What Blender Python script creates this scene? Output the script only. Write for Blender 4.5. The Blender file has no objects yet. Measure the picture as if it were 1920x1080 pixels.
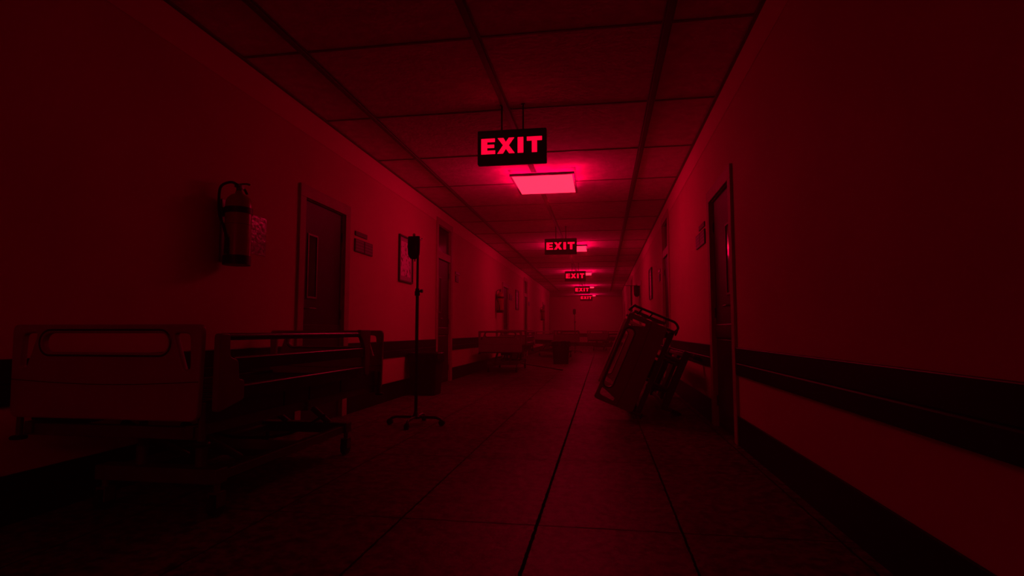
import bpy, bmesh, math, random
from mathutils import Vector, Matrix
random.seed(7)
SC = bpy.context.scene
COL = SC.collection
PI = math.pi
XL, XR, H = -2.815, 1.09, 3.09          # corridor: left wall, right wall, ceiling height
Y0, YE, YF = -8.0, 30.6, 35.8            # back end, where the side walls stop, far wall

# ------------------------------------------------------------------ materials
def mat(name, col, rough=0.6, metal=0.0, var=0.0, vscale=6.0, bump=0.0, bscale=40.0, spec=0.25, rvar=0.0, dirt=None):
    m = bpy.data.materials.new(name); m.use_nodes = True
    nt = m.node_tree; N = nt.nodes; L = nt.links
    b = N['Principled BSDF']
    b.inputs['Base Color'].default_value = (*col, 1)
    b.inputs['Roughness'].default_value = rough
    b.inputs['Metallic'].default_value = metal
    b.inputs['Specular IOR Level'].default_value = spec
    tc = N.new('ShaderNodeTexCoord')
    if var > 0:
        n = N.new('ShaderNodeTexNoise'); n.inputs['Scale'].default_value = vscale; n.inputs['Detail'].default_value = 5
        r = N.new('ShaderNodeValToRGB')
        c2 = dirt or tuple(c * (1 - var) for c in col)
        r.color_ramp.elements[0].position = 0.3; r.color_ramp.elements[0].color = (*c2, 1)
        r.color_ramp.elements[1].position = 0.65; r.color_ramp.elements[1].color = (*col, 1)
        L.new(tc.outputs['Object'], n.inputs['Vector']); L.new(n.outputs['Fac'], r.inputs['Fac'])
        L.new(r.outputs['Color'], b.inputs['Base Color'])
    if rvar > 0:
        n3 = N.new('ShaderNodeTexNoise'); n3.inputs['Scale'].default_value = vscale * 2.3; n3.inputs['Detail'].default_value = 4
        mr = N.new('ShaderNodeMapRange'); mr.inputs['To Min'].default_value = rough - rvar; mr.inputs['To Max'].default_value = rough + rvar
        L.new(tc.outputs['Object'], n3.inputs['Vector']); L.new(n3.outputs['Fac'], mr.inputs['Value']); L.new(mr.outputs['Result'], b.inputs['Roughness'])
    if bump > 0:
        n2 = N.new('ShaderNodeTexNoise'); n2.inputs['Scale'].default_value = bscale; n2.inputs['Detail'].default_value = 6
        bp = N.new('ShaderNodeBump'); bp.inputs['Strength'].default_value = bump; bp.inputs['Distance'].default_value = 0.01
        L.new(tc.outputs['Object'], n2.inputs['Vector']); L.new(n2.outputs['Fac'], bp.inputs['Height']); L.new(bp.outputs['Normal'], b.inputs['Normal'])
    return m

def emis(name, col, strength):
    m = bpy.data.materials.new(name); m.use_nodes = True
    b = m.node_tree.nodes['Principled BSDF']
    b.inputs['Base Color'].default_value = (0.02, 0.02, 0.02, 1)
    b.inputs['Roughness'].default_value = 0.6
    b.inputs['Specular IOR Level'].default_value = 0.0
    b.inputs['Emission Color'].default_value = (*col, 1)
    b.inputs['Emission Strength'].default_value = strength
    return m

def floor_mat():
    m = bpy.data.materials.new('floor_tiles'); m.use_nodes = True
    nt = m.node_tree; N = nt.nodes; L = nt.links; b = N['Principled BSDF']
    tc = N.new('ShaderNodeTexCoord'); sep = N.new('ShaderNodeSeparateXYZ'); L.new(tc.outputs['Object'], sep.inputs[0])
    def math_(op, a, bb=None):
        n = N.new('ShaderNodeMath'); n.operation = op
        for i, v in enumerate((a, bb)):
            if v is None: continue
            if isinstance(v, (int, float)): n.inputs[i].default_value = v
            else: L.new(v, n.inputs[i])
        return n.outputs[0]
    # wobble of the worn grout edges
    wn = N.new('ShaderNodeTexNoise'); wn.inputs['Scale'].default_value = 22; L.new(tc.outputs['Object'], wn.inputs['Vector'])
    w = math_('MULTIPLY', math_('SUBTRACT', wn.outputs['Fac'], 0.5), 0.012)
    def line(axis, off, per, half):
        p = math_('DIVIDE', math_('SUBTRACT', math_('ADD', sep.outputs[axis], w), off), per)
        f = math_('FRACT', math_('ADD', p, 1000.5))
        d = math_('MULTIPLY', math_('ABSOLUTE', math_('SUBTRACT', f, 0.5)), per)
        return math_('LESS_THAN', d, half)
    g = math_('MAXIMUM', line('X', -0.318, 0.67, 0.0055), line('Y', 2.737, 1.375, 0.005))
    g1 = math_('MAXIMUM', math_('MULTIPLY', math_('LESS_THAN', math_('ABSOLUTE', math_('ADD', sep.outputs['X'], math_('ADD', w, 0.318))), 0.0085), 1.0), g)
    n1 = N.new('ShaderNodeTexNoise'); n1.inputs['Scale'].default_value = 17; n1.inputs['Detail'].default_value = 7; n1.inputs['Roughness'].default_value = 0.72
    L.new(tc.outputs['Object'], n1.inputs['Vector'])
    r = N.new('ShaderNodeValToRGB'); e = r.color_ramp.elements
    e[0].position = 0.42; e[0].color = (0.055, 0.038, 0.035, 1); e[1].position = 0.57; e[1].color = (0.20, 0.14, 0.125, 1)
    L.new(n1.outputs['Fac'], r.inputs['Fac'])
    mx = N.new('ShaderNodeMix'); mx.data_type = 'RGBA'
    L.new(g1, mx.inputs['Factor']); L.new(r.outputs['Color'], mx.inputs[6]); mx.inputs[7].default_value = (0.022, 0.015, 0.015, 1)
    L.new(mx.outputs[2], b.inputs['Base Color'])
    n2 = N.new('ShaderNodeTexNoise'); n2.inputs['Scale'].default_value = 3.5; n2.inputs['Detail'].default_value = 6
    L.new(tc.outputs['Object'], n2.inputs['Vector'])
    mr = N.new('ShaderNodeMapRange'); mr.inputs['From Min'].default_value = 0.3; mr.inputs['From Max'].default_value = 0.7
    mr.inputs['To Min'].default_value = 0.20; mr.inputs['To Max'].default_value = 0.34
    L.new(n2.outputs['Fac'], mr.inputs['Value']); L.new(mr.outputs['Result'], b.inputs['Roughness'])
    hgt = math_('SUBTRACT', n1.outputs['Fac'], math_('MULTIPLY', g1, 1.6))
    bp = N.new('ShaderNodeBump'); bp.inputs['Strength'].default_value = 0.85; bp.inputs['Distance'].default_value = 0.006
    L.new(hgt, bp.inputs['Height']); L.new(bp.outputs['Normal'], b.inputs['Normal'])
    b.inputs['Specular IOR Level'].default_value = 0.0
    gl = N.new('ShaderNodeBsdfAnisotropic'); gl.inputs['Color'].default_value = (1, 0.9, 0.9, 1)
    L.new(mr.outputs['Result'], gl.inputs['Roughness']); L.new(bp.outputs['Normal'], gl.inputs['Normal'])
    ms = N.new('ShaderNodeMixShader'); L.new(math_('MULTIPLY', math_('SUBTRACT', 1.0, g1), 0.075), ms.inputs[0])
    L.new(b.outputs[0], ms.inputs[1]); L.new(gl.outputs[0], ms.inputs[2])
    L.new(ms.outputs[0], N['Material Output'].inputs['Surface'])
    return m

def stripes_mat(name, col, ink, scale, rough=0.5, axis='Z'):
    m = bpy.data.materials.new(name); m.use_nodes = True
    nt = m.node_tree; N = nt.nodes; L = nt.links; b = N['Principled BSDF']
    tc = N.new('ShaderNodeTexCoord'); wv = N.new('ShaderNodeTexWave'); wv.bands_direction = axis
    wv.inputs['Scale'].default_value = scale; wv.inputs['Distortion'].default_value = 1.5; wv.inputs['Detail'].default_value = 3; wv.inputs['Detail Scale'].default_value = 6
    r = N.new('ShaderNodeValToRGB'); r.color_ramp.elements[0].position = 0.35; r.color_ramp.elements[0].color = (*ink, 1)
    r.color_ramp.elements[1].position = 0.5; r.color_ramp.elements[1].color = (*col, 1)
    L.new(tc.outputs['Object'], wv.inputs['Vector']); L.new(wv.outputs['Fac'], r.inputs['Fac']); L.new(r.outputs['Color'], b.inputs['Base Color'])
    b.inputs['Roughness'].default_value = rough
    return m

def art_mat(name, col, ink, lo, hi, scale, rough, bump=0.0):
    m = bpy.data.materials.new(name); m.use_nodes = True
    nt = m.node_tree; N = nt.nodes; L = nt.links; b = N['Principled BSDF']
    tc = N.new('ShaderNodeTexCoord'); n = N.new('ShaderNodeTexNoise'); n.inputs['Scale'].default_value = scale; n.inputs['Detail'].default_value = 4
    r = N.new('ShaderNodeValToRGB'); r.color_ramp.elements[0].position = lo; r.color_ramp.elements[0].color = (*ink, 1)
    r.color_ramp.elements[1].position = hi; r.color_ramp.elements[1].color = (*col, 1)
    L.new(tc.outputs['Object'], n.inputs['Vector']); L.new(n.outputs['Fac'], r.inputs['Fac']); L.new(r.outputs['Color'], b.inputs['Base Color'])
    b.inputs['Roughness'].default_value = rough
    if bump:
        bp = N.new('ShaderNodeBump'); bp.inputs['Strength'].default_value = bump; bp.inputs['Distance'].default_value = 0.01
        L.new(n.outputs['Fac'], bp.inputs['Height']); L.new(bp.outputs['Normal'], b.inputs['Normal'])
    return m

M = dict(
    wall=mat('wall_paint', (0.74, 0.46, 0.36), 0.75, var=0.10, vscale=1.3, bump=0.05, bscale=120, spec=0.25),
    frieze=mat('frieze_paint', (0.86, 0.55, 0.46), 0.75, var=0.05, vscale=2, spec=0.25),
    dark_vinyl=mat('dark_vinyl', (0.016, 0.014, 0.014), 0.42, var=0.3, vscale=5, spec=0.16),
    floor=floor_mat(),
    ceil=mat('ceiling_board', (0.84, 0.60, 0.72), 0.85, var=0.22, vscale=9, bump=0.9, bscale=26, spec=0.2),
    grid=mat('ceiling_grid_metal', (0.20, 0.15, 0.15), 0.6, metal=0.3, var=0.2, vscale=20),
    frame=mat('door_frame_paint', (0.50, 0.33, 0.27), 0.55, var=0.15, vscale=8, spec=0.2),
    door=mat('dark_door_laminate', (0.045, 0.032, 0.030), 0.5, var=0.25, vscale=6),
    door_plate=mat('door_plate_metal', (0.07, 0.06, 0.06), 0.28, metal=0.4, var=0.2, vscale=30),
    chrome=mat('brushed_metal', (0.26, 0.2, 0.2), 0.5, metal=0.5, var=0.15, vscale=30),
    dim_metal=mat('dull_metal', (0.10, 0.095, 0.10), 0.35, metal=0.5, var=0.2, vscale=20),
    glass=mat('dark_glass', (0.03, 0.03, 0.035), 0.12, var=0.2, vscale=8),
    board=mat('bed_board_plastic', (0.36, 0.27, 0.25), 0.38, var=0.12, vscale=5, rvar=0.06),
    bedmetal=mat('bed_frame_enamel', (0.12, 0.095, 0.09), 0.35, var=0.25, vscale=9),
    deck=mat('bed_deck_metal', (0.04, 0.038, 0.04), 0.5, var=0.3, vscale=9),
    railbar=mat('side_rail_bar', (0.06, 0.055, 0.06), 0.22, metal=0.3, var=0.2, vscale=9),
    bracket=mat('side_rail_plastic', (0.22, 0.17, 0.16), 0.4, var=0.15, vscale=9),
    rubber=mat('black_rubber', (0.018, 0.018, 0.018), 0.55, var=0.3, vscale=30),
    ivmetal=mat('stand_metal', (0.05, 0.05, 0.055), 0.3, metal=0.4, var=0.2, vscale=25),
    ivbag=mat('infusion_bag_film', (0.05, 0.045, 0.05), 0.25, var=0.3, vscale=25, bump=0.4, bscale=18),
    bin=mat('bin_plastic', (0.012, 0.011, 0.011), 0.5, var=0.25, vscale=15),
    liner=mat('bin_liner_film', (0.012, 0.012, 0.012), 0.16, var=0.2, vscale=20, bump=1.0, bscale=30),
    extred=mat('extinguisher_red', (0.42, 0.10, 0.10), 0.27, var=0.12, vscale=12),
    black=mat('black_plastic', (0.022, 0.022, 0.022), 0.45, var=0.2, vscale=20),
    housing=mat('sign_housing', (0.03, 0.025, 0.025), 0.5, var=0.2, vscale=15),
    lightframe=mat('light_frame_metal', (0.10, 0.09, 0.11), 0.45, var=0.15, vscale=15),
    picframe=mat('picture_frame_wood', (0.05, 0.045, 0.045), 0.4, var=0.2, vscale=15),
    mount=mat('picture_mount', (0.45, 0.44, 0.47), 0.6, var=0.06, vscale=8),
    art=art_mat('picture_print', (0.85, 0.82, 0.86), (0.12, 0.1, 0.11), 0.40, 0.46, 16, 0.5),
    sheet=art_mat('laminated_sheet', (0.50, 0.48, 0.50), (0.16, 0.14, 0.15), 0.42, 0.56, 26, 0.26, 0.5),
    notice=stripes_mat('notice_paper', (0.20, 0.19, 0.20), (0.08, 0.075, 0.08), 9.0),
    plate=stripes_mat('sign_plate', (0.12, 0.11, 0.12), (0.05, 0.045, 0.05), 11.0, 0.35),
    holder=mat('notice_holder', (0.05, 0.045, 0.05), 0.4, var=0.2, vscale=15),
    gauge=mat('gauge_face', (0.6, 0.6, 0.6), 0.4, var=0.1, vscale=60),
    diffuser=emis('light_diffuser', (1.0, 0.0150, 0.045), 3.2),
    uplight=emis('upper_diffuser', (1.0, 0.0, 0.068), 3.0),
    exit=emis('exit_letters_lit', (1.0, 0.0006, 0.022), 1.9),
)
M['exit'].cycles.emission_sampling = 'NONE'

# ------------------------------------------------------------------ mesh helpers
def obj(name, bm, m, parent=None, smooth=False, bevel=0.0):
    me = bpy.data.meshes.new(name)
    bmesh.ops.recalc_face_normals(bm, faces=bm.faces)
    bm.to_mesh(me); bm.free()
    me.materials.append(m)
    if smooth:
        for p in me.polygons: p.use_smooth = True
        me.set_sharp_from_angle(angle=math.radians(38))
    o = bpy.data.objects.new(name, me); COL.objects.link(o)
    if parent: o.parent = parent
    if bevel > 0:
        b = o.modifiers.new('bevel', 'BEVEL'); b.width = bevel; b.segments = 2; b.limit_method = 'ANGLE'
    return o

def B(bm, x0, x1, y0, y1, z0, z1):
    M4 = Matrix.Translation(((x0+x1)/2, (y0+y1)/2, (z0+z1)/2)) @ Matrix.Diagonal((abs(x1-x0), abs(y1-y0), abs(z1-z0), 1))
    bmesh.ops.create_cube(bm, size=1.0, matrix=M4)

def cyl(bm, p0, p1, r0, r1=None, seg=20, caps=True):
    p0, p1 = Vector(p0), Vector(p1); d = p1 - p0
    r1 = r0 if r1 is None else r1
    M4 = Matrix.Translation((p0+p1)/2) @ d.to_track_quat('Z', 'Y').to_matrix().to_4x4()
    bmesh.ops.create_cone(bm, cap_ends=caps, segments=seg, radius1=r0, radius2=r1, depth=d.length, matrix=M4)

def sph(bm, c, r, s=(1, 1, 1), seg=16):
    bmesh.ops.create_uvsphere(bm, u_segments=seg, v_segments=max(6, seg//2), radius=r, matrix=Matrix.Translation(c) @ Matrix.Diagonal((*s, 1)))

def smooth_path(pts, n=6):
    P = [Vector(p) for p in pts]; out = []
    for i in range(len(P)-1):
        a, b, c, d = P[max(i-1, 0)], P[i], P[i+1], P[min(i+2, len(P)-1)]
        for k in range(n):
            t = k / n
            out.append(0.5*((2*b) + (c-a)*t + (2*a-5*b+4*c-d)*t*t + (3*b-a-3*c+d)*t**3))
    out.append(P[-1]); return out

def tube(bm, pts, r, seg=12, sx=1.0):
    P = [Vector(p) for p in pts]; rings = []
    up = None
    for i, p in enumerate(P):
        t = (P[min(i+1, len(P)-1)] - P[max(i-1, 0)]).normalized()
        if up is None:
            up = Vector((0, 0, 1)) if abs(t.z) < 0.9 else Vector((1, 0, 0))
        u = (up - t*up.dot(t)).normalized(); v = t.cross(u); up = u
        rings.append([bm.verts.new(p + u*r*math.cos(2*PI*k/seg) + v*r*sx*math.sin(2*PI*k/seg)) for k in range(seg)])
    for a, b in zip(rings, rings[1:]):
        for k in range(seg): bm.faces.new((a[k], a[(k+1) % seg], b[(k+1) % seg], b[k]))
    bm.faces.new(rings[0]); bm.faces.new(rings[-1])

def lathe(bm, prof, c=(0, 0, 0), seg=32):
    c = Vector(c); rings = []
    for r, z in prof:
        rings.append([bm.verts.new(c + Vector((max(r, 1e-4)*math.cos(2*PI*k/seg), max(r, 1e-4)*math.sin(2*PI*k/seg), z))) for k in range(seg)])
    for a, b in zip(rings, rings[1:]):
        for k in range(seg): bm.faces.new((a[k], a[(k+1) % seg], b[(k+1) % seg], b[k]))
    bm.faces.new(rings[0]); bm.faces.new(rings[-1])

def plate_mesh(name, loops, thick, bevel=0.0, res=2):
    """flat outline(s) with holes, drawn in x/z, given a real thickness along y"""
    cu = bpy.data.curves.new(name, 'CURVE'); cu.dimensions = '2D'; cu.fill_mode = 'BOTH'
    cu.extrude = max(thick/2 - bevel, 0.0005); cu.bevel_depth = bevel; cu.bevel_resolution = res
    for lp in loops:
        s = cu.splines.new('POLY'); s.points.add(len(lp)-1); s.use_cyclic_u = True
        for i, (x, z) in enumerate(lp): s.points[i].co = (x, z, 0, 1)
    t = bpy.data.objects.new(name, cu); COL.objects.link(t)
    bpy.context.view_layer.update()
    me = bpy.data.meshes.new_from_object(t.evaluated_get(bpy.context.evaluated_depsgraph_get()))
    bpy.data.objects.remove(t); bpy.data.curves.remove(cu)
    me.transform(Matrix.Rotation(PI/2, 4, 'X'))
    me.name = name
    return me

def mobj(name, me, m, parent=None, smooth=True):
    me.materials.clear(); me.materials.append(m)
    if smooth:
        for p in me.polygons: p.use_smooth = True
        me.set_sharp_from_angle(angle=math.radians(40))
    o = bpy.data.objects.new(name, me); COL.objects.link(o)
    if parent: o.parent = parent
    return o

def rrect(x0, x1, z0, z1, r, n=8):
    out = []
    for cx, cz, a0 in ((x1-r, z1-r, 0), (x0+r, z1-r, 90), (x0+r, z0+r, 180), (x1-r, z0+r, 270)):
        for k in range(n+1):
            a = math.radians(a0 + 90*k/n); out.append((cx + r*math.cos(a), cz + r*math.sin(a)))
    return out

def rounded(poly, r, n=6):
    """polygon with rounded corners"""
    out = []; m = len(poly)
    for i in range(m):
        p = Vector(poly[i]); a = Vector(poly[i-1]); b = Vector(poly[(i+1) % m])
        rr = min(r, (a-p).length*0.48, (b-p).length*0.48)
        s = p + (a-p).normalized()*rr; e = p + (b-p).normalized()*rr
        for k in range(n+1):
            t = k/n; q = s*(1-t)**2 + p*2*t*(1-t) + e*t*t; out.append((q.x, q.y))
    return out

def thing(name, label, cat, loc=(0, 0, 0), rotz=0.0, group=None):
    o = bpy.data.objects.new(name, None); COL.objects.link(o); o.empty_display_size = 0.1
    o.location = loc; o.rotation_euler = (0, 0, rotz)
    o['label'] = label; o['category'] = cat
    if group: o['group'] = group
    return o

def structure(o, label=None):
    o['kind'] = 'structure'
    if label: o['label'] = label
    return o

def copy_tree(o, parent=None):
    c = o.copy(); COL.objects.link(c)
    if parent: c.parent = parent
    for ch in list(o.children): copy_tree(ch, c)
    return c

def dup(o, loc, label, rotz=None):
    c = copy_tree(o); c.location = loc; c['label'] = label
    if rotz is not None: c.rotation_euler = (0, 0, rotz)
    return c

# ------------------------------------------------------------------ room shell
bm = bmesh.new(); B(bm, -7, 5.5, Y0-0.2, YF+0.2, -0.2, 0); structure(obj('floor', bm, M['floor']))

bm = bmesh.new(); B(bm, -7, 5.5, Y0-0.2, YF+0.2, H, H+0.2)
ceiling = structure(obj('ceiling', bm, M['ceil']))
bm = bmesh.new()
for x in (-2.27, -0.895, 0.48):
    B(bm, x-0.036, x+0.036, Y0, YE, H-0.010, H+0.01)
    B(bm, x-0.020, x+0.020, Y0, YE, H-0.022, H-0.009)
y = 3.925 - 1.375*8
while y < YF:
    B(bm, XL, XR, y-0.013, y+0.013, H-0.008, H+0.01); y += 1.375
B(bm, XL, XL+0.035, Y0, YE, H-0.012, H+0.01); B(bm, XR-0.035, XR, Y0, YE, H-0.012, H+0.01)
obj('ceiling_grid', bm, M['grid'], ceiling, bevel=0.002)

DOORS = [(4.97, 5.80, 0), (9.42, 10.22, 1), (15.97, 16.80, 0), (20.42, 21.22, 1), (26.97, 27.80, 0)]
DT = 2.20
REC = 0.022
for side, X, s in (('left', XL, -1), ('right', XR, 1)):
    bm = bmesh.new(); prev = Y0
    for a, b, tr in DOORS:
        B(bm, X, X+s*0.25, prev, a-0.02, 0, H)
        if tr:
            B(bm, X, X+s*0.25, a-0.02, b+0.02, 2.80, H)
        else:
            B(bm, X, X+s*0.25, a-0.02, b+0.02, DT+0.02, H)
        prev = b+0.02
    B(bm, X, X+s*0.25, prev, YE, 0, H)
    structure(obj('wall_'+side, bm, M['wall']))
    # cross passage walls at the far end
    bm = bmesh.new()
    if s < 0: B(bm, -7, X, YE-0.25, YE, 0, H); B(bm, -7.2, -7, YE-0.25, YF, 0, H)
    else: B(bm, X, 5.5, YE-0.25, YE, 0, H); B(bm, 5.5, 5.7, YE-0.25, YF, 0, H)
    structure(obj('wall_far_'+side, bm, M['wall']))
    bm = bmesh.new(); prev = Y0
    segs = []
    for a, b, tr in DOORS:
        segs.append((prev, a-0.115)); prev = b+0.125
    segs.append((prev, YE))
    for a, b in segs: B(bm, X, X-s*0.014, a, b, 0, 0.235)
    structure(obj('baseboard_'+side, bm, M['dark_vinyl'], bevel=0.003))
bm = bmesh.new(); B(bm, -7, 5.5, YF, YF+0.2, 0, H); structure(obj('wall_back', bm, M['wall']))
bm = bmesh.new(); B(bm, XL, XR, Y0-0.2, Y0, 0, H); structure(obj('wall_front', bm, M['wall']))
bm = bmesh.new(); B(bm, -7, 5.5, YF-0.014, YF, 0, 0.235); structure(obj('baseboard_back', bm, M['dark_vinyl']))

tn = 0
def trim(bm, m, bevel=0.0):
    global tn
    tn += 1
    return structure(obj('trim_%d' % tn, bm, m, bevel=bevel))
for X, s in ((XL, -1), (XR, 1)):
    prev = Y0; segs = []
    for a, b, tr in DOORS:
        segs.append((prev, a-0.115)); prev = b+0.125
    segs.append((prev, YE))
    for a, b in segs:                                  # dark rub rail with a crease along its middle
        bm = bmesh.new()
        prof = [(0, 0.565), (0.016, 0.566), (0.018, 0.570), (0.018, 0.655), (0.012, 0.661), (0.012, 0.665), (0.018, 0.671), (0.018, 0.782), (0.016, 0.786), (0, 0.787)]
        r0 = [bm.verts.new((X-s*d, a, z)) for d, z in prof]; r1 = [bm.verts.new((X-s*d, b, z)) for d, z in prof]
        n = len(prof)
        for k in range(n): bm.faces.new((r0[k], r0[(k+1) % n], r1[(k+1) % n], r1[k]))
        bm.faces.new(r0); bm.faces.new(r1)
        trim(bm, M['dark_vinyl'])
    bm = bmesh.new(); B(bm, X, X-s*0.005, Y0, YE, 2.83, H-0.01); trim(bm, M['frieze'], 0.002)
    bm = bmesh.new(); B(bm, X-s*0.006, X+s*0.04, YE-0.04, YE+0.006, 0.235, 2.83); trim(bm, M['holder'])
bm = bmesh.new(); B(bm, -7, 5.5, YF-0.024, YF, 0.565, 0.787); trim(bm, M['dark_vinyl'])

# ------------------------------------------------------------------ doors
def door(n, X, s, a, b, tr):
    """leaf mesh is the door; frame, plates, glass and lever are its parts. s = +1 on the right wall"""
    W = b-a
    def bx(bm, d0, d1, y0, y1, z0, z1): B(bm, X+s*d0, X+s*d1, y0, y1, z0, z1)   # d > 0 goes into the wall
    bm = bmesh.new(); bx(bm, REC, REC+0.045, a+0.004, b-0.004, 0.008, DT-0.004)
    d = structure(obj('door_%d' % n, bm, M['door'], bevel=0.002))
    top = 2.80 if tr else DT+0.02
    bm = bmesh.new()
    for y0, y1 in ((a-0.02, a), (b, b+0.02)): bx(bm, 0.001, 0.2, y0, y1, 0, top-0.0205)
    bx(bm, 0.001, 0.2, a-0.02, b+0.02, top-0.02, top)
    aw = 0.10
    for y0, y1 in ((a-aw-0.015, a-0.012), (b+0.012, b+aw+0.025)): bx(bm, -0.022, 0.0, y0, y1, 0, top-0.012)
    bx(bm, -0.022, 0.0, a-aw-0.015, b+aw+0.025, top-0.012, top+0.105)
    bx(bm, REC+0.045, REC+0.06, a, a+0.03, 0, DT); bx(bm, REC+0.045, REC+0.06, b-0.03, b, 0, DT)
    if tr: bx(bm, -0.012, 0.14, a, b, DT, 2.33)
    f = obj('door_frame', bm, M['frame'], d, bevel=0.003)
    if tr:
        bm = bmesh.new(); bx(bm, 0.03, 0.045, a, b, 2.33, 2.78)
        obj('transom_pane', bm, M['glass'], d)
    # tall narrow vision panel on the near half
    y0, y1, z0, z1 = a+0.12, a+0.275, 1.26, 1.86
    bm = bmesh.new()
    bx(bm, REC-0.010, REC+0.01, y0-0.02, y0, z0-0.02, z1+0.02); bx(bm, REC-0.010, REC+0.01, y1, y1+0.02, z0-0.02, z1+0.02)
    bx(bm, REC-0.010, REC+0.01, y0, y1, z1, z1+0.02); bx(bm, REC-0.010, REC+0.01, y0, y1, z0-0.02, z0)
    vf = obj('vision_panel', bm, M['chrome'], d, bevel=0.002)
    bm = bmesh.new(); bx(bm, REC-0.002, REC+0.01, y0, y1, z0, z1); obj('pane', bm, M['glass'], vf)
    bm = bmesh.new(); bx(bm, REC-0.004, REC+0.005, a+0.03, b-0.03, 0.05, 0.84); obj('kick_plate', bm, M['door_plate'], d, bevel=0.002)
    bm = bmesh.new(); bx(bm, REC-0.014, REC+0.005, a+0.02, b-0.02, 0.86, 0.985); obj('bump_rail', bm, M['door_plate'], d, bevel=0.004)
    bm = bmesh.new(); bx(bm, REC-0.006, REC+0.005, a+0.035, a+0.085, 1.03, 1.22)
    pl = obj('lock_plate', bm, M['dim_metal'], d, bevel=0.002)
    bm = bmesh.new(); x0 = X+s*(REC-0.006); yc = a+0.06
    tube(bm, smooth_path([(x0, yc, 1.14), (x0-s*0.045, yc, 1.14), (x0-s*0.055, yc+0.02, 1.14), (x0-s*0.055, yc+0.12, 1.14)], 5), 0.009, 10)
    obj('door_handle', bm, M['chrome'], pl, smooth=True)
    bm = bmesh.new()
    for zc in (0.25, 1.1, 1.95): cyl(bm, (X+s*(REC-0.008), b-0.006, zc-0.05), (X+s*(REC-0.008), b-0.006, zc+0.05), 0.008, seg=10)
    obj('hinge', bm, M['dim_metal'], d, smooth=True)
    return d
k = 1
for X, s in ((XL, -1), (XR, 1)):
    for a, b, tr in DOORS:
        door(k, X, s, a, b, tr); k += 1

# ------------------------------------------------------------------ ceiling lights
LX0, LX1 = -1.213, -0.342; LY = 7.37; LL = 1.06; STEP = 6.40; GAP = 0.050
def light_fixture():
    t = thing('ceiling_light', '', 'ceiling light', ((LX0+LX1)/2, LY+LL/2, H), 0, 'ceiling light panels')
    hx, hy = (LX1-LX0)/2, LL/2
    bm = bmesh.new(); w = 0.028; D = -GAP-0.034; E_ = -GAP
    B(bm, -hx, -hx+w, -hy, hy, D, E_); B(bm, hx-w, hx, -hy, hy, D, E_)
    B(bm, -hx+w, hx-w, -hy, -hy+w, D, E_); B(bm, -hx+w, hx-w, hy-w, hy, D, E_)
    B(bm, -hx+w, hx-w, -hy+w, hy-w, E_-0.016, E_-0.008)
    obj('light_frame', bm, M['lightframe'], t, bevel=0.002)
    bm = bmesh.new(); B(bm, -hx+w, hx-w, -hy+w, hy-w, D+0.004, E_-0.0165)
    obj('diffuser', bm, M['diffuser'], t)
    bm = bmesh.new(); B(bm, -hx+.004, hx-.004, -hy+.004, hy-.004, E_, E_+0.004)
    obj('upper_diffuser', bm, M['uplight'], t)
    for x in (-hx+.05, hx-.05):
        for y in (0.02, hy-.05):
            bm = bmesh.new(); cyl(bm, (x, y, E_-.004), (x, y, 0.0), .008, seg=10); obj('hanger', bm, M['lightframe'], t)
    ld = bpy.data.lights.new('panel_lamp', 'POINT'); ld.energy = 5.1; ld.color = (1.0, 0.0, 0.05); ld.shadow_soft_size = 0.0
    for x, y in ((-.40, -.49), (0.0, -.50), (.40, -.49), (-.41, 0.0), (.41, 0.0), (0.0, .42)):
        lo = bpy.data.objects.new('panel_lamp', ld); COL.objects.link(lo); lo.parent = t; lo.location = (x, y, -GAP-0.034-0.13)
    return t
LL_LABELS = ['largest and nearest glowing pink ceiling light panel, below and behind the first exit sign',
             'glowing pink ceiling light panel half hidden behind the second exit sign',
             'small glowing pink light panel peeking out beside the third exit sign',
             'tiny glowing light strip beside the fourth exit sign',
             'faintest ceiling light, a thin streak beside the farthest exit sign']
proto = light_fixture()
for i, lb in enumerate(LL_LABELS):
    o = proto if i == 0 else copy_tree(proto)
    o.location = ((LX0+LX1)/2, LY+LL/2+STEP*i, H); o['label'] = lb

o = copy_tree(proto); o.location = ((LX0+LX1)/2, LY+LL/2-STEP*2, H); o['label'] = 'added ceiling light panel behind the viewer, unseen, brightening the near walls'  # extra panel out of view, added as fill light for the near walls

# ------------------------------------------------------------------ exit signs
def letters(w, h):
    """E X I T as flat outlines, w x h is the block they fill"""
    def sc(pts, x0, x1): return [(x0 + (x1-x0)*px, h*pz) for px, pz in pts]
    E = [(0, 0), (1, 0), (1, .22), (.42, .22), (.42, .40), (.93, .40), (.93, .60), (.42, .60), (.42, .78), (.98, .78), (.98, 1), (0, 1)]
    Xl = [(0, 0), (.33, 0), (.51, .30), (.70, 0), (1.03, 0), (.68, .52), (1.0, 1), (.68, 1), (.51, .73), (.36, 1), (.02, 1), (.34, .53)]
    I = [(0, 0), (1, 0), (1, 1), (0, 1)]
    T = [(.33, 0), (.67, 0), (.67, .75), (1, .75), (1, 1), (0, 1), (0, .75), (.33, .75)]
    return [sc(E, 0, .230*w), sc(Xl, .268*w, .545*w), sc(I, .604*w, .695*w), sc(T, .755*w, w)]
SW, SH = 0.655, 0.325
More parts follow.
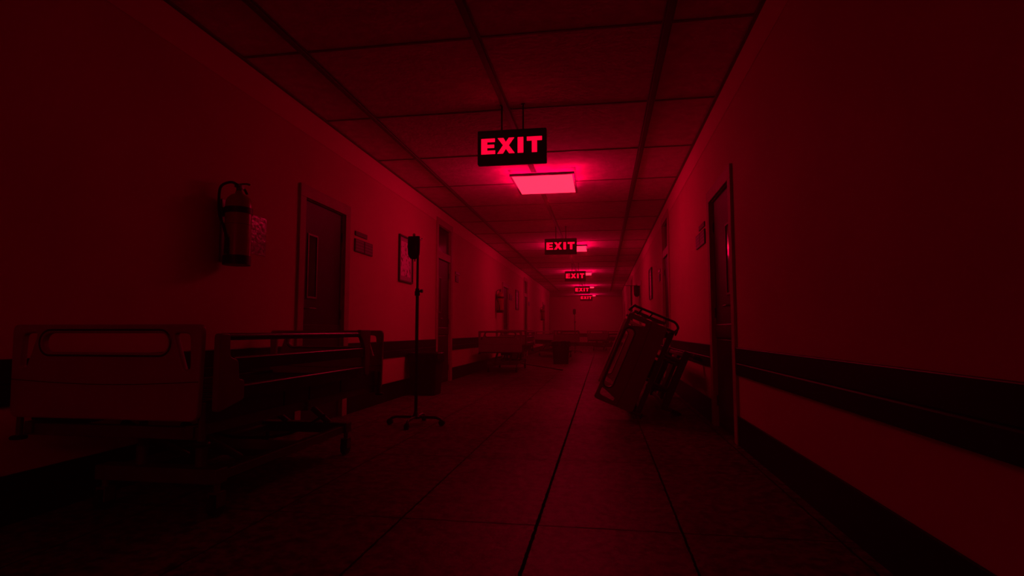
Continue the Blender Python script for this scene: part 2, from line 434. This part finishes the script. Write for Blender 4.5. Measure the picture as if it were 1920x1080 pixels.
def exit_sign():
    t = thing('exit_sign', '', 'exit sign', (0, 0, 0), 0, 'hanging exit signs')
    me = plate_mesh('sign_housing', [rrect(-SW/2, SW/2, -SH/2, SH/2, 0.006, 3)], 0.055, 0.004)
    mobj('sign_housing', me, M['housing'], t)
    lw, lh = 0.583, 0.150
    for lp, nm in zip(letters(lw, lh), 'EXIT'):
        lp = [(x - lw/2 - 0.002, z - lh/2 + 0.010) for x, z in lp]
        me = plate_mesh('letter', [lp], 0.006, 0.0); me.transform(Matrix.Translation((0, -0.029, 0)))
        mobj('letter', me, M['exit'], t, smooth=False)
    for x in (-0.100, 0.107):
        bm = bmesh.new(); cyl(bm, (x, 0, SH/2-0.005), (x, 0, H-2.671), 0.008, seg=12)
        cyl(bm, (x, 0, H-2.671-0.012), (x, 0, H-2.671), 0.02, seg=16)
        obj('hanging_rod', bm, M['black'], t, smooth=True)
    return t
EX_LABELS = ['nearest and largest lit red exit sign hanging on two rods from the ceiling',
             'second lit red exit sign, hanging in front of the second light panel',
             'third lit red exit sign along the corridor ceiling, small with a dark box',
             'fourth lit red exit sign, tiny, just above the farthest one',
             'farthest and faintest lit red exit sign at the corridor end']
proto = exit_sign()
for i, lb in enumerate(EX_LABELS):
    o = proto if i == 0 else copy_tree(proto)
    o.location = (-0.828, 5.19+STEP*i, 2.671+(0, 0, 0, .025, .055)[i]); o['label'] = lb

# ------------------------------------------------------------------ hospital bed
BW, BL = 1.0, 2.08
def bed_board(name, parent, y, top, bot, flip=1):
    h = top-bot
    outline = rounded([(-.474, bot+.01), (.474, bot+.01), (.479, bot+h*.45), (.484, top-.03), (.478, top-.008), (-.478, top-.008), (-.484, top-.03), (-.479, bot+h*.45)], 0.03, 5)
    slot = rrect(-.335, .335, top-.135, top-.030, 0.050, 8)
    holes = []
    for s in (-1, 1):
        p = [(s*.342, top-.028), (s*.444, top-.032), (s*.450, top-.205), (s*.405, top-.215)]
        if s < 0: p = p[::-1]
        holes.append(rounded(p, 0.035, 6))
    me = plate_mesh(name, [outline, slot]+holes, 0.036, 0.009, 3)
    me.transform(Matrix.Translation((0, y, 0)))
    o = mobj(name, me, M['board'], parent)
    # moulded lip round the slot and the curved seam across the lower panel
    bm = bmesh.new()
    rs = [(x, y-0.0, z) for x, z in rrect(-.335, .335, top-.135, top-.030, 0.050, 8)]
    for s in (-1, 1):
        yy = y+s*0.015
        pts = [(x, yy, z) for x, z in rrect(-.341, .341, top-.141, top-.024, 0.056, 8)]
        tube(bm, pts+[pts[0]], 0.006, 8)
    obj('board_lip', bm, M['railbar'], o, smooth=True)
    bm = bmesh.new()
    for s in (-1, 1):
        tube(bm, [(x, y+s*0.0175, bot+h*.37 - 0.02*math.cos(x*3.0)+0.02) for x in [-.485+.97*k/24 for k in range(25)]], 0.0022, 6)
    obj('board_seam', bm, M['rubber'], o, smooth=True)
    return o

def side_rail(parent, s, y0=0.10, y1=1.62, dz=0.0):
    x = s*(0.522 if dz == 0 else 0.495)
    bm = bmesh.new()
    tube(bm, [(x, y0-.02, .895), (x, y1, .895)], .017, 14, 0.75)
    for z0, z1, ya, yb in ((.735, .790, y0+.06, y1+.01), (.595, .655, y0+.10, y1+.04)):
        B(bm, x-.010, x+.010, ya, yb, z0, z1)
        tube(bm, [(x, ya, z1), (x, yb, z1)], .011, 12)
    r = obj('side_rail', bm, M['railbar'], parent, smooth=True)
    def br(pts):
        me = plate_mesh('rail_bracket', [rounded(pts, 0.015, 4)], 0.030, 0.005)
        me.transform(Matrix.Translation((x, 0, 0)) @ Matrix.Rotation(PI/2, 4, 'Z'))
        return mobj('rail_bracket', me, M['bracket'], r)
    br([(y0-.05, .905), (y0-.05, .56), (y0+.13, .60), (y0+.13, .685), (y0+.09, .69), (y0+.08, .78), (y0+.02, .80), (y0+.015, .905)])
    br([(y1+.10, .925), (y1+.08, .60), (y1+.02, .61), (y1+.01, .80), (y1-.04, .875), (y1-.07, .885), (y1-.07, .925)])
    r.location.z = dz
    return r

def caster(parent, x, y):
    bm = bmesh.new()
    cyl(bm, (x, y, .105), (x, y, .17), .016, seg=14)
    B(bm, x-.027, x-.019, y-.03, y+.035, .045, .115); B(bm, x+.019, x+.027, y-.03, y+.035, .045, .115)
    B(bm, x-.027, x+.027, y-.03, y+.03, .108, .120)
    c = obj('caster', bm, M['bedmetal'], parent, bevel=0.002)
    bm = bmesh.new(); cyl(bm, (x-.017, y, .055), (x+.017, y, .055), .055, seg=28); cyl(bm, (x-.019, y, .055), (x+.019, y, .055), .022, seg=18)
    obj('wheel', bm, M['rubber'], c, smooth=True)

def hospital_bed():
    t = thing('hospital_bed', '', 'hospital bed', (0, 0, 0), 0, 'hospital beds along the corridor')
    bed_board('headboard', t, 0.0, .950, .522)
    bed_board('footboard', t, BL, .925, .455)
    side_rail(t, 1)
    # deck in four lifting sections
    for ya, yb, dz in ((.06, .72, .055), (.735, 1.0, .055), (1.015, 1.42, .055), (1.435, 2.02, .055)):
        bm = bmesh.new(); B(bm, -.43, .43, ya, yb, .505+dz, .525+dz)
        B(bm, -.45, -.43, ya, yb, .50, .605); B(bm, .43, .45, ya, yb, .50, .605)
        n = int((yb-ya)/.085)
        for k in range(n):
            yy = ya + (k+.5)*(yb-ya)/n
            B(bm, -.40, .40, yy-.015, yy+.015, .524+dz, .532+dz)
        obj('deck_section', bm, M['deck'], t, bevel=0.003)
    bm = bmesh.new()
    for s in (-1, 1): B(bm, s*.42-.02, s*.42+.02, .02, BL-.02, .445, .500)
    for yy in (.055, 1.0, BL-.055): B(bm, -.46, .46, yy-.02, yy+.02, .435, .490)
    for yy in (0.03, BL-.03):
        for s in (-1, 1): cyl(bm, (s*.475, yy, .43), (s*.475, yy, .60), .014, seg=14)
    obj('bed_frame', bm, M['bedmetal'], t, bevel=0.004)
    for yy in (0.03, BL-.03):
        for s in (-1, 1):
            bm = bmesh.new(); lathe(bm, [(.010, 0), (.032, .003), (.036, .010), (.032, .018), (.012, .022)], (s*.478, yy, .412), 24)
            obj('corner_bumper', bm, M['rubber'], t, smooth=True)
    bm = bmesh.new()
    for s in (-1, 1): B(bm, s*.30-.025, s*.30+.025, .32, 1.80, .165, .215)
    for yy in (.36, 1.80): B(bm, -.345, .345, yy-.045, yy+.045, .160, .235)
    B(bm, -.28, .28, .9, 1.2, .17, .21)
    obj('base_frame', bm, M['bedmetal'], t, bevel=0.006)
    # lifting arms between base and frame
    for yy, yt in ((.50, .30), (1.62, 1.42)):
        for s in (-1, 1):
            bm = bmesh.new()
            tube(bm, [(s*.17, yy+.25, .20), (s*.17, yt, .455)], .022, 10)
            obj('lifting_arm', bm, M['bedmetal'], t, smooth=True)
    for xx in (-.13, .21):
        bm = bmesh.new(); cyl(bm, (xx, .38, .22), (xx, .38, .45), .020, seg=16); cyl(bm, (xx, .38, .20), (xx, .38, .33), .028, seg=16)
        obj('lifting_column', bm, M['bedmetal'], t, smooth=True)
    bm = bmesh.new(); tube(bm, smooth_path([(-.30, 1.05, .30), (0, .95, .27), (.2, 1.2, .25), (.30, 1.5, .33)], 6), .009, 8)
    obj('control_cable', bm, M['rubber'], t, smooth=True)
    bm = bmesh.new(); B(bm, -.12, .12, 1.05, 1.35, .36, .45); obj('motor_box', bm, M['black'], t, bevel=0.01)
    for x in (-.32, .32):
        for y in (.36, 1.80): caster(t, x, y)
    return t

bed = hospital_bed()
bed.location = (-2.238, 2.262, 0); bed['label'] = 'nearest hospital bed, empty, standing along the left wall beneath the fire extinguisher'
b2 = dup(bed, (-2.225, 14.36, 0), 'empty hospital bed by the left wall beyond the IV stand and the first bin', PI); b2.scale = (-1, 1, 1)
b3 = dup(bed, (-1.25, 19.9, 0), 'hospital bed standing askew behind the free-standing bin, end board towards the camera', math.radians(27))
b4 = dup(bed, (-0.24, 26.9, 0), 'farthest hospital bed, askew near the corridor end, right of the bin', math.radians(-20))
b5 = dup(bed, (0, 0, 0), 'hospital bed tipped on its side, wheels leaning against the right wall')
ROLL = math.radians(66.6)
u = Vector((-math.sin(ROLL), 0, math.cos(ROLL))); av = Vector((math.cos(ROLL), 0, math.sin(ROLL)))
TYAW = 0.0; TY = 6.12
corner = Vector((-0.100, TY, 0.215))                    # low end of the headboard's top edge
pos = corner - av*(-.5) - u*.95
b5.rotation_euler = (0, -ROLL, 0); b5.location = (pos.x, TY, pos.z)
# folded-out guard tube on the tipped bed's upper side
bm = bmesh.new(); gx = .575; gy = .03
tube(bm, smooth_path([(.505, gy, .965), (gx, gy, .93), (gx, gy, .90), (gx, gy, .70), (gx, gy, .54), (gx-.005, gy, .47), (.53, gy, .425), (.48, gy, .44), (.44, gy, .47)], 6), .013, 12)
for z in (.84, .72): tube(bm, [(gx, gy, z), (.50, gy, z+.03)], .009, 8)
obj('guard_tube', bm, M['railbar'], b5, smooth=True)

# ------------------------------------------------------------------ IV stands
def iv_stand():
    t = thing('iv_stand', '', 'IV stand', (0, 0, 0), 0, 'wheeled IV stands')
    bm = bmesh.new(); cyl(bm, (0, 0, .07), (0, 0, 1.31), .0165, seg=18); obj('lower_pole', bm, M['ivmetal'], t, smooth=True)
    bm = bmesh.new(); cyl(bm, (0, 0, 1.30), (0, 0, 1.86), .0125, seg=16); obj('upper_pole', bm, M['ivmetal'], t, smooth=True)
    bm = bmesh.new(); lathe(bm, [(.012, 1.27), (.026, 1.275), (.026, 1.315), (.020, 1.325), (.020, 1.345), (.012, 1.35)], (0, 0, 0), 20)
    c = obj('clamp_collar', bm, M['black'], t, smooth=True)
    bm = bmesh.new(); cyl(bm, (.02, 0, 1.32), (.045, 0, 1.32), .008, seg=12); cyl(bm, (.032, 0, 1.32), (.055, 0, 1.32), .017, seg=16)
    obj('clamp_knob', bm, M['black'], c, smooth=True)
    bm = bmesh.new()
    tube(bm, [(0, -.125, 1.873), (0, -.115, 1.858), (0, -.09, 1.855), (0, .09, 1.855), (0, .115, 1.858), (0, .125, 1.873)], .006, 8)
    obj('hook_arm', bm, M['ivmetal'], t, smooth=True)
    bm = bmesh.new(); lathe(bm, [(.02, .06), (.045, .063), (.045, .085), (.028, .10), (.018, .13)], (0, 0, 0), 24); obj('hub', bm, M['ivmetal'], t, smooth=True)
    for k in range(4):
        a = k*PI/2; dx, dy = math.cos(a), math.sin(a)
        bm = bmesh.new(); tube(bm, [(dx*.03, dy*.03, .08), (dx*.20, dy*.20, .078), (dx*.245, dy*.245, .066), (dx*.26, dy*.26, .05)], .014, 10)
        leg = obj('leg', bm, M['ivmetal'], t, smooth=True)
        bm = bmesh.new(); cx, cy = dx*.265, dy*.265
        for o_ in (-.011, .011): cyl(bm, (cx-dy*(o_-.006), cy+dx*(o_-.006), .029), (cx-dy*(o_+.006), cy+dx*(o_+.006), .029), .029, seg=20)
        cyl(bm, (cx-dy*.02, cy+dx*.02, .029), (cx+dy*.02, cy-dx*.02, .029), .008, seg=10)
        obj('caster', bm, M['rubber'], leg, smooth=True)
    return t
def iv_bag(label):
    """soft bag: wide at the top, drawn in to the port at the bottom; origin at its hanging eye"""
    t = thing('infusion_bag', label, 'infusion bag', (0, 0, 0), 0, 'infusion bags hanging from the IV stands')
    bm = bmesh.new(); prof = [(0.058, -.012, .010), (.061, -.02, .018), (.062, -.07, .030), (.061, -.13, .034), (.058, -.19, .030), (.046, -.222, .020), (.020, -.240, .010)]
    rings = []
    for w, z, d in prof:
        ring = []
        for k in range(24):
            a = 2*PI*k/24; c, s = math.cos(a), math.sin(a)
            ring.append(bm.verts.new((w*math.copysign(abs(c)**.6, c), d*math.copysign(abs(s)**.8, s), z)))
        rings.append(ring)
    for A, Bq in zip(rings, rings[1:]):
        for k in range(24): bm.faces.new((A[k], A[(k+1) % 24], Bq[(k+1) % 24], Bq[k]))
    bm.faces.new(rings[0]); bm.faces.new(rings[-1])
    obj('bag_body', bm, M['ivbag'], t, smooth=True)
    bm = bmesh.new(); pts = [(0.012*math.cos(a), 0, 0.002+0.012*math.sin(a)) for a in [2*PI*k/14 for k in range(15)]]; tube(bm, pts, .003, 6)
    obj('hanging_eye', bm, M['black'], t, smooth=True)
    bm = bmesh.new(); cyl(bm, (0.012, 0, -.262), (0.012, 0, -.235), .006, seg=10); cyl(bm, (-.014, 0, -.255), (-.014, 0, -.235), .005, seg=10)
    obj('port', bm, M['black'], t, smooth=True)
    return t
iv = iv_stand(); iv.location = (-1.822, 5.40, 0); iv['label'] = 'tall thin IV stand on four casters at the foot of the nearest bed'
dup(iv, (0.60, 11.8, 0), 'IV stand partly hidden behind the tipped-over bed on the right', PI/2)
dup(iv, (-1.15, 24.2, 0), 'distant IV stand in front of the far wall, left of centre')
bag = iv_bag('dark infusion bag hanging on the nearest IV stand in front of a picture'); bag.location = (-1.822, 5.277, 1.866)
dup(bag, (0.60+.112, 11.8-.0, 1.866), 'dark infusion bag hanging above the tipped-over bed').rotation_euler = (0, 0, 0.0)
dup(bag, (-1.16, 24.2-.123, 1.866), 'tiny distant infusion bag high in front of the far wall')

# ------------------------------------------------------------------ bins
def waste_bin():
    t = thing('waste_bin', '', 'bin', (0, 0, 0), 0, 'black waste bins')
    def shell(w0, w1, z0, z1, r, cap=True):
        bm = bmesh.new(); rings = []
        for z, w in ((z0, w0), (z0+(z1-z0)*.5, (w0+w1)/2), (z1, w1), (z1, w1-.03), (z0+.03, w0-.03)):
            rings.append([bm.verts.new((x, y_, z)) for x, y_ in rrect(-w/2, w/2, -w/2, w/2, r, 5)])
        for A, Bq in zip(rings, rings[1:]):
            n = len(A)
            for k in range(n): bm.faces.new((A[k], A[(k+1) % n], Bq[(k+1) % n], Bq[k]))
        bm.faces.new(rings[0]); bm.faces.new(rings[-1])
        return bm
    obj('bin_body', shell(.385, .455, 0, .585, .05), M['bin'], t, smooth=True)
    # rim-hung liner with a wavy hem
    bm = bmesh.new(); n = 72; rings = []
    for off, z, wav in ((-.03, .40, 0), (-.022, .600, 0), (.004, .612, .002), (.016, .600, .003), (.018, .54, .006), (.016, .47, .010)):
        ring = []
        for k in range(n):
            a = 2*PI*k/n; c, s = math.cos(a), math.sin(a); q = .2275+off
            rr = q/((abs(c)**6+abs(s)**6)**(1/6))
            rr += wav*math.sin(a*17)+wav*.6*math.sin(a*31+1)
            ring.append(bm.verts.new((rr*c, rr*s, z + (0.018*math.sin(a*5)+.012*math.sin(a*9) if z < .5 and off > 0 else 0))))
        rings.append(ring)
    for A, Bq in zip(rings, rings[1:]):
        for k in range(n): bm.faces.new((A[k], A[(k+1) % n], Bq[(k+1) % n], Bq[k]))
    obj('bin_liner', bm, M['liner'], t, smooth=True)
    return t
bn = waste_bin(); bn.scale = (.94, .94, 1.0); bn.location = (-2.555, 8.02, 0); bn['label'] = 'black waste bin by the left wall, behind the IV stand, next to the transom door'
dup(bn, (-1.16, 16.05, 0), 'dark waste bin standing alone in the middle distance of the corridor', 0.06).scale = (1.08, 1.08, 1.05)

# a long thin pole lying on the floor
bm = bmesh.new()
tube(bm, [(-2.32, 15.95, .014), (-0.935, 13.33, .014)], .013, 12)
sph(bm, (-0.935, 13.33, .016), .016); sph(bm, (-2.32, 15.95, .016), .016)
p = obj('fallen_pole', bm, M['ivmetal'], smooth=True)
p['label'] = 'long thin dark pole lying on the floor between the second bed and the bin'; p['category'] = 'pole'

# ------------------------------------------------------------------ fire extinguishers
def extinguisher():
    """stands off a left wall; local x = 0 is the wall face, +x into the corridor"""
    t = thing('fire_extinguisher', '', 'fire extinguisher', (0, 0, 0), 0, 'wall mounted fire extinguishers')
    R, cx = .093, .125
    bm = bmesh.new(); lathe(bm, [(.05, .0), (R, .012), (R, .44), (R*.97, .475), (R*.85, .505), (R*.6, .528), (.030, .540), (.024, .56)], (cx, 0, 0), 40)
    body = obj('cylinder_body', bm, M['extred'], t, smooth=True)
    bm = bmesh.new(); lathe(bm, [(R-.002, .0), (R+.004, 0), (R+.004, .068), (R-.002, .070)], (cx, 0, 0), 40); obj('boot_band', bm, M['black'], body, smooth=True)
    bm = bmesh.new(); lathe(bm, [(R-.002, .385), (R+.005, .385), (R+.005, .430), (R-.002, .430)], (cx, 0, 0), 40)
    B(bm, cx-.01, cx+.02, R-.005, R+.022, .375, .440)
    obj('strap', bm, M['black'], t, smooth=True)
    bm = bmesh.new(); lathe(bm, [(R-.0015, .300), (R+.001, .300), (R+.001, .303), (R-.0015, .303)], (cx, 0, 0), 40); obj('label_line', bm, M['black'], body, smooth=True)
    bm = bmesh.new(); B(bm, 0, .012, -.035, .035, .03, .50); B(bm, .010, .04, -.06, .06, .385, .43); obj('wall_bracket', bm, M['dim_metal'], t, bevel=0.002)
    bm = bmesh.new(); cyl(bm, (cx, 0, .555), (cx, 0, .60), .022, seg=18); B(bm, cx-.018, cx+.018, -.035, .04, .585, .605)
    v = obj('valve', bm, M['dim_metal'], t, bevel=0.002)
    bm = bmesh.new()
    tube(bm, smooth_path([(cx, -.03, .598), (cx, .03, .622), (cx, .085, .638), (cx, .115, .640)], 5), .008, 8, 1.6)
    tube(bm, smooth_path([(cx, -.02, .592), (cx, .05, .594), (cx, .095, .560)], 5), .007, 8, 1.6)
    obj('lever', bm, M['black'], v, smooth=True)
    bm = bmesh.new(); cyl(bm, (cx+.018, .0, .59), (cx+.032, .0, .59), .016, seg=16); obj('gauge', bm, M['gauge'], v, smooth=True)
    bm = bmesh.new()
    tube(bm, smooth_path([(cx+.01, -.03, .600), (cx-.02, -.075, .612), (cx-.075, -.105, .575), (cx-.085, -.110, .48), (cx-.075, -.108, .36), (cx-.035, -.112, .27), (cx-.005, -.116, .18)], 7), .010, 10)
    cyl(bm, (cx-.005, -.116, .19), (cx-.004, -.116, .07), .013, .016, seg=12)
    obj('hose', bm, M['rubber'], t, smooth=True)
    return t
ex = extinguisher(); ex.location = (XL, 3.80, 1.412); ex['label'] = 'nearest fire extinguisher, large, on the left wall above the bed'
dup(ex, (XL, 14.85, 1.412), 'fire extinguisher on the left wall above the second bed')
dup(ex, (XL, 25.85, 1.412), 'most distant, barely visible fire extinguisher on the left wall')
bm = bmesh.new(); B(bm, XL, XL+.004, 4.10, 4.348, 1.55, 1.872)
o = obj('safety_sheet', bm, M['sheet'], bevel=0.001); o['label'] = 'glossy laminated instruction sheet on the wall right of the nearest extinguisher'; o['category'] = 'sign'

# ------------------------------------------------------------------ door signs and notices
def wall_things(X, s, where, entries):
    """entries: (kind, y0, y1, z0, z1, label); s = -1 left wall, +1 right wall"""
    for kind, y0, y1, z0, z1, lb in entries:
        def bx(bm, d0, d1, a, b, c, d): B(bm, X-s*d0, X-s*d1, a, b, c, d)
        if kind == 'plate':
            bm = bmesh.new(); bx(bm, 0, .012, y0, y1, z0, z1)
            o = obj('room_plate', bm, M['holder'], bevel=.002)
            bm = bmesh.new(); bx(bm, .012, .0135, y0+.012, y1-.012, z0+.010, z1-.010); obj('plate_face', bm, M['plate'], o)
            o['category'] = 'sign'; o['group'] = 'room name plates'
        elif kind == 'notice':
            bm = bmesh.new(); bx(bm, 0, .016, y0, y1, z0, z1)
            o = obj('notice_holder', bm, M['holder'], bevel=.002)
            bm = bmesh.new(); bx(bm, .016, .0175, y0+.012, y1-.008, z0+.010, z1-.006); obj('notice_paper', bm, M['notice'], o)
            o['category'] = 'notice'; o['group'] = 'framed notices beside the doors'
        else:
            o = thing('picture', lb, 'picture', (X, (y0+y1)/2, z0), 0, 'framed pictures on the walls')
            w, h = (y1-y0)/2, z1-z0
            def lx(bm, d0, d1, a, b, c, d): B(bm, -s*d0, -s*d1, a, b, c, d)
            bm = bmesh.new(); f = .022
            lx(bm, 0, .03, -w, -w+f, 0, h); lx(bm, 0, .03, w-f, w, 0, h); lx(bm, 0, .03, -w+f, w-f, 0, f); lx(bm, 0, .03, -w+f, w-f, h-f, h)
            obj('picture_frame', bm, M['picframe'], o, bevel=.003)
            bm = bmesh.new(); lx(bm, 0, .012, -w+f, w-f, f, h-f); obj('mount_board', bm, M['mount'], o)
            bm = bmesh.new(); lx(bm, .012, .0135, -w+.085, w-.085, .085, h-.085); obj('print', bm, M['art'], o)
        o['label'] = lb
wall_things(XL, -1, 'left', [
    ('plate', 6.08, 6.41, 2.030, 2.082, 'narrow dark room plate beside the nearest left door'),
    ('notice', 6.07, 6.315, 1.842, 1.992, 'left one of two notices beside the nearest left door'),
    ('notice', 6.325, 6.57, 1.842, 1.992, 'right one of two notices beside the nearest left door'),
    ('picture', 7.49, 8.06, 1.625, 2.29, 'framed picture on the left wall behind the nearest infusion bag'),
    ('plate', 10.60, 10.93, 2.030, 2.082, 'small plate on the left wall past the transom door'),
    ('notice', 10.60, 10.82, 1.88, 2.005, 'small notice under the plate past the left transom door'),
    ('notice', 17.08, 17.57, 1.88, 2.06, 'small dim notice past the third left door'),
    ('picture', 18.32, 18.92, 1.625, 2.29, 'dim distant picture between the third and fourth left doors'),
    ('plate', 21.6, 21.95, 1.9, 2.06, 'faint distant plate past the fourth left door'),
])
wall_things(XR, 1, 'right', [
    ('plate', 6.13, 6.47, 2.030, 2.082, 'narrow dark room plate beside the nearest right door'),
    ('notice', 6.12, 6.385, 1.850, 2.002, 'right one of two notices beside the nearest right door'),
    ('notice', 6.395, 6.66, 1.850, 2.002, 'left one of two notices beside the nearest right door'),
    ('plate', 10.75, 11.08, 2.030, 2.082, 'small plate on the right wall past the transom door'),
    ('notice', 10.78, 11.03, 1.86, 1.995, 'small notice under the plate past the right transom door'),
    ('picture', 12.45, 13.10, 1.625, 2.31, 'tall narrow-looking picture on the right wall above the tipped bed'),
])

# ------------------------------------------------------------------ world, haze, camera
w = bpy.data.worlds.new('World'); SC.world = w; w.use_nodes = True
nt = w.node_tree
nt.nodes['Background'].inputs['Color'].default_value = (0, 0, 0, 1); nt.nodes['Background'].inputs['Strength'].default_value = 0
vs = nt.nodes.new('ShaderNodeVolumeScatter'); vs.inputs['Color'].default_value = (1, 0.5, 0.35, 1)
vs.inputs['Density'].default_value = 0.0205; vs.inputs['Anisotropy'].default_value = 0.2
nt.links.new(vs.outputs['Volume'], nt.nodes['World Output'].inputs['Volume'])

f, h = 1055.0, 0.92
d = Vector((1129-960, f, -(621-540))).normalized()
yaw = math.asin(d.x); pit = math.asin(-d.z/math.cos(yaw))
F = Vector((-math.sin(yaw)*math.cos(pit), math.cos(yaw)*math.cos(pit), math.sin(pit)))
R = Vector((math.cos(yaw), math.sin(yaw), 0)); U = R.cross(F)
cd = bpy.data.cameras.new('camera'); cam = bpy.data.objects.new('camera', cd); COL.objects.link(cam)
cam.matrix_world = Matrix(((R.x, U.x, -F.x, 0), (R.y, U.y, -F.y, 0), (R.z, U.z, -F.z, h), (0, 0, 0, 1)))
cd.sensor_width = 36.0; cd.lens = 36*f/1920; cd.clip_start = 0.05; cd.clip_end = 200
SC.camera = cam

vsn = SC.view_settings
vsn.view_transform = 'Standard'; vsn.look = 'None'; vsn.gamma = 1.0; vsn.use_curve_mapping = False; vsn.exposure = 0.0
SC.cycles.max_bounces = 4; SC.cycles.adaptive_threshold = 0.03; SC.cycles.diffuse_bounces = 3; SC.cycles.glossy_bounces = 2; SC.cycles.volume_bounces = 0
SC.cycles.use_denoising = True
SC.cycles.sample_clamp_indirect = 4.0
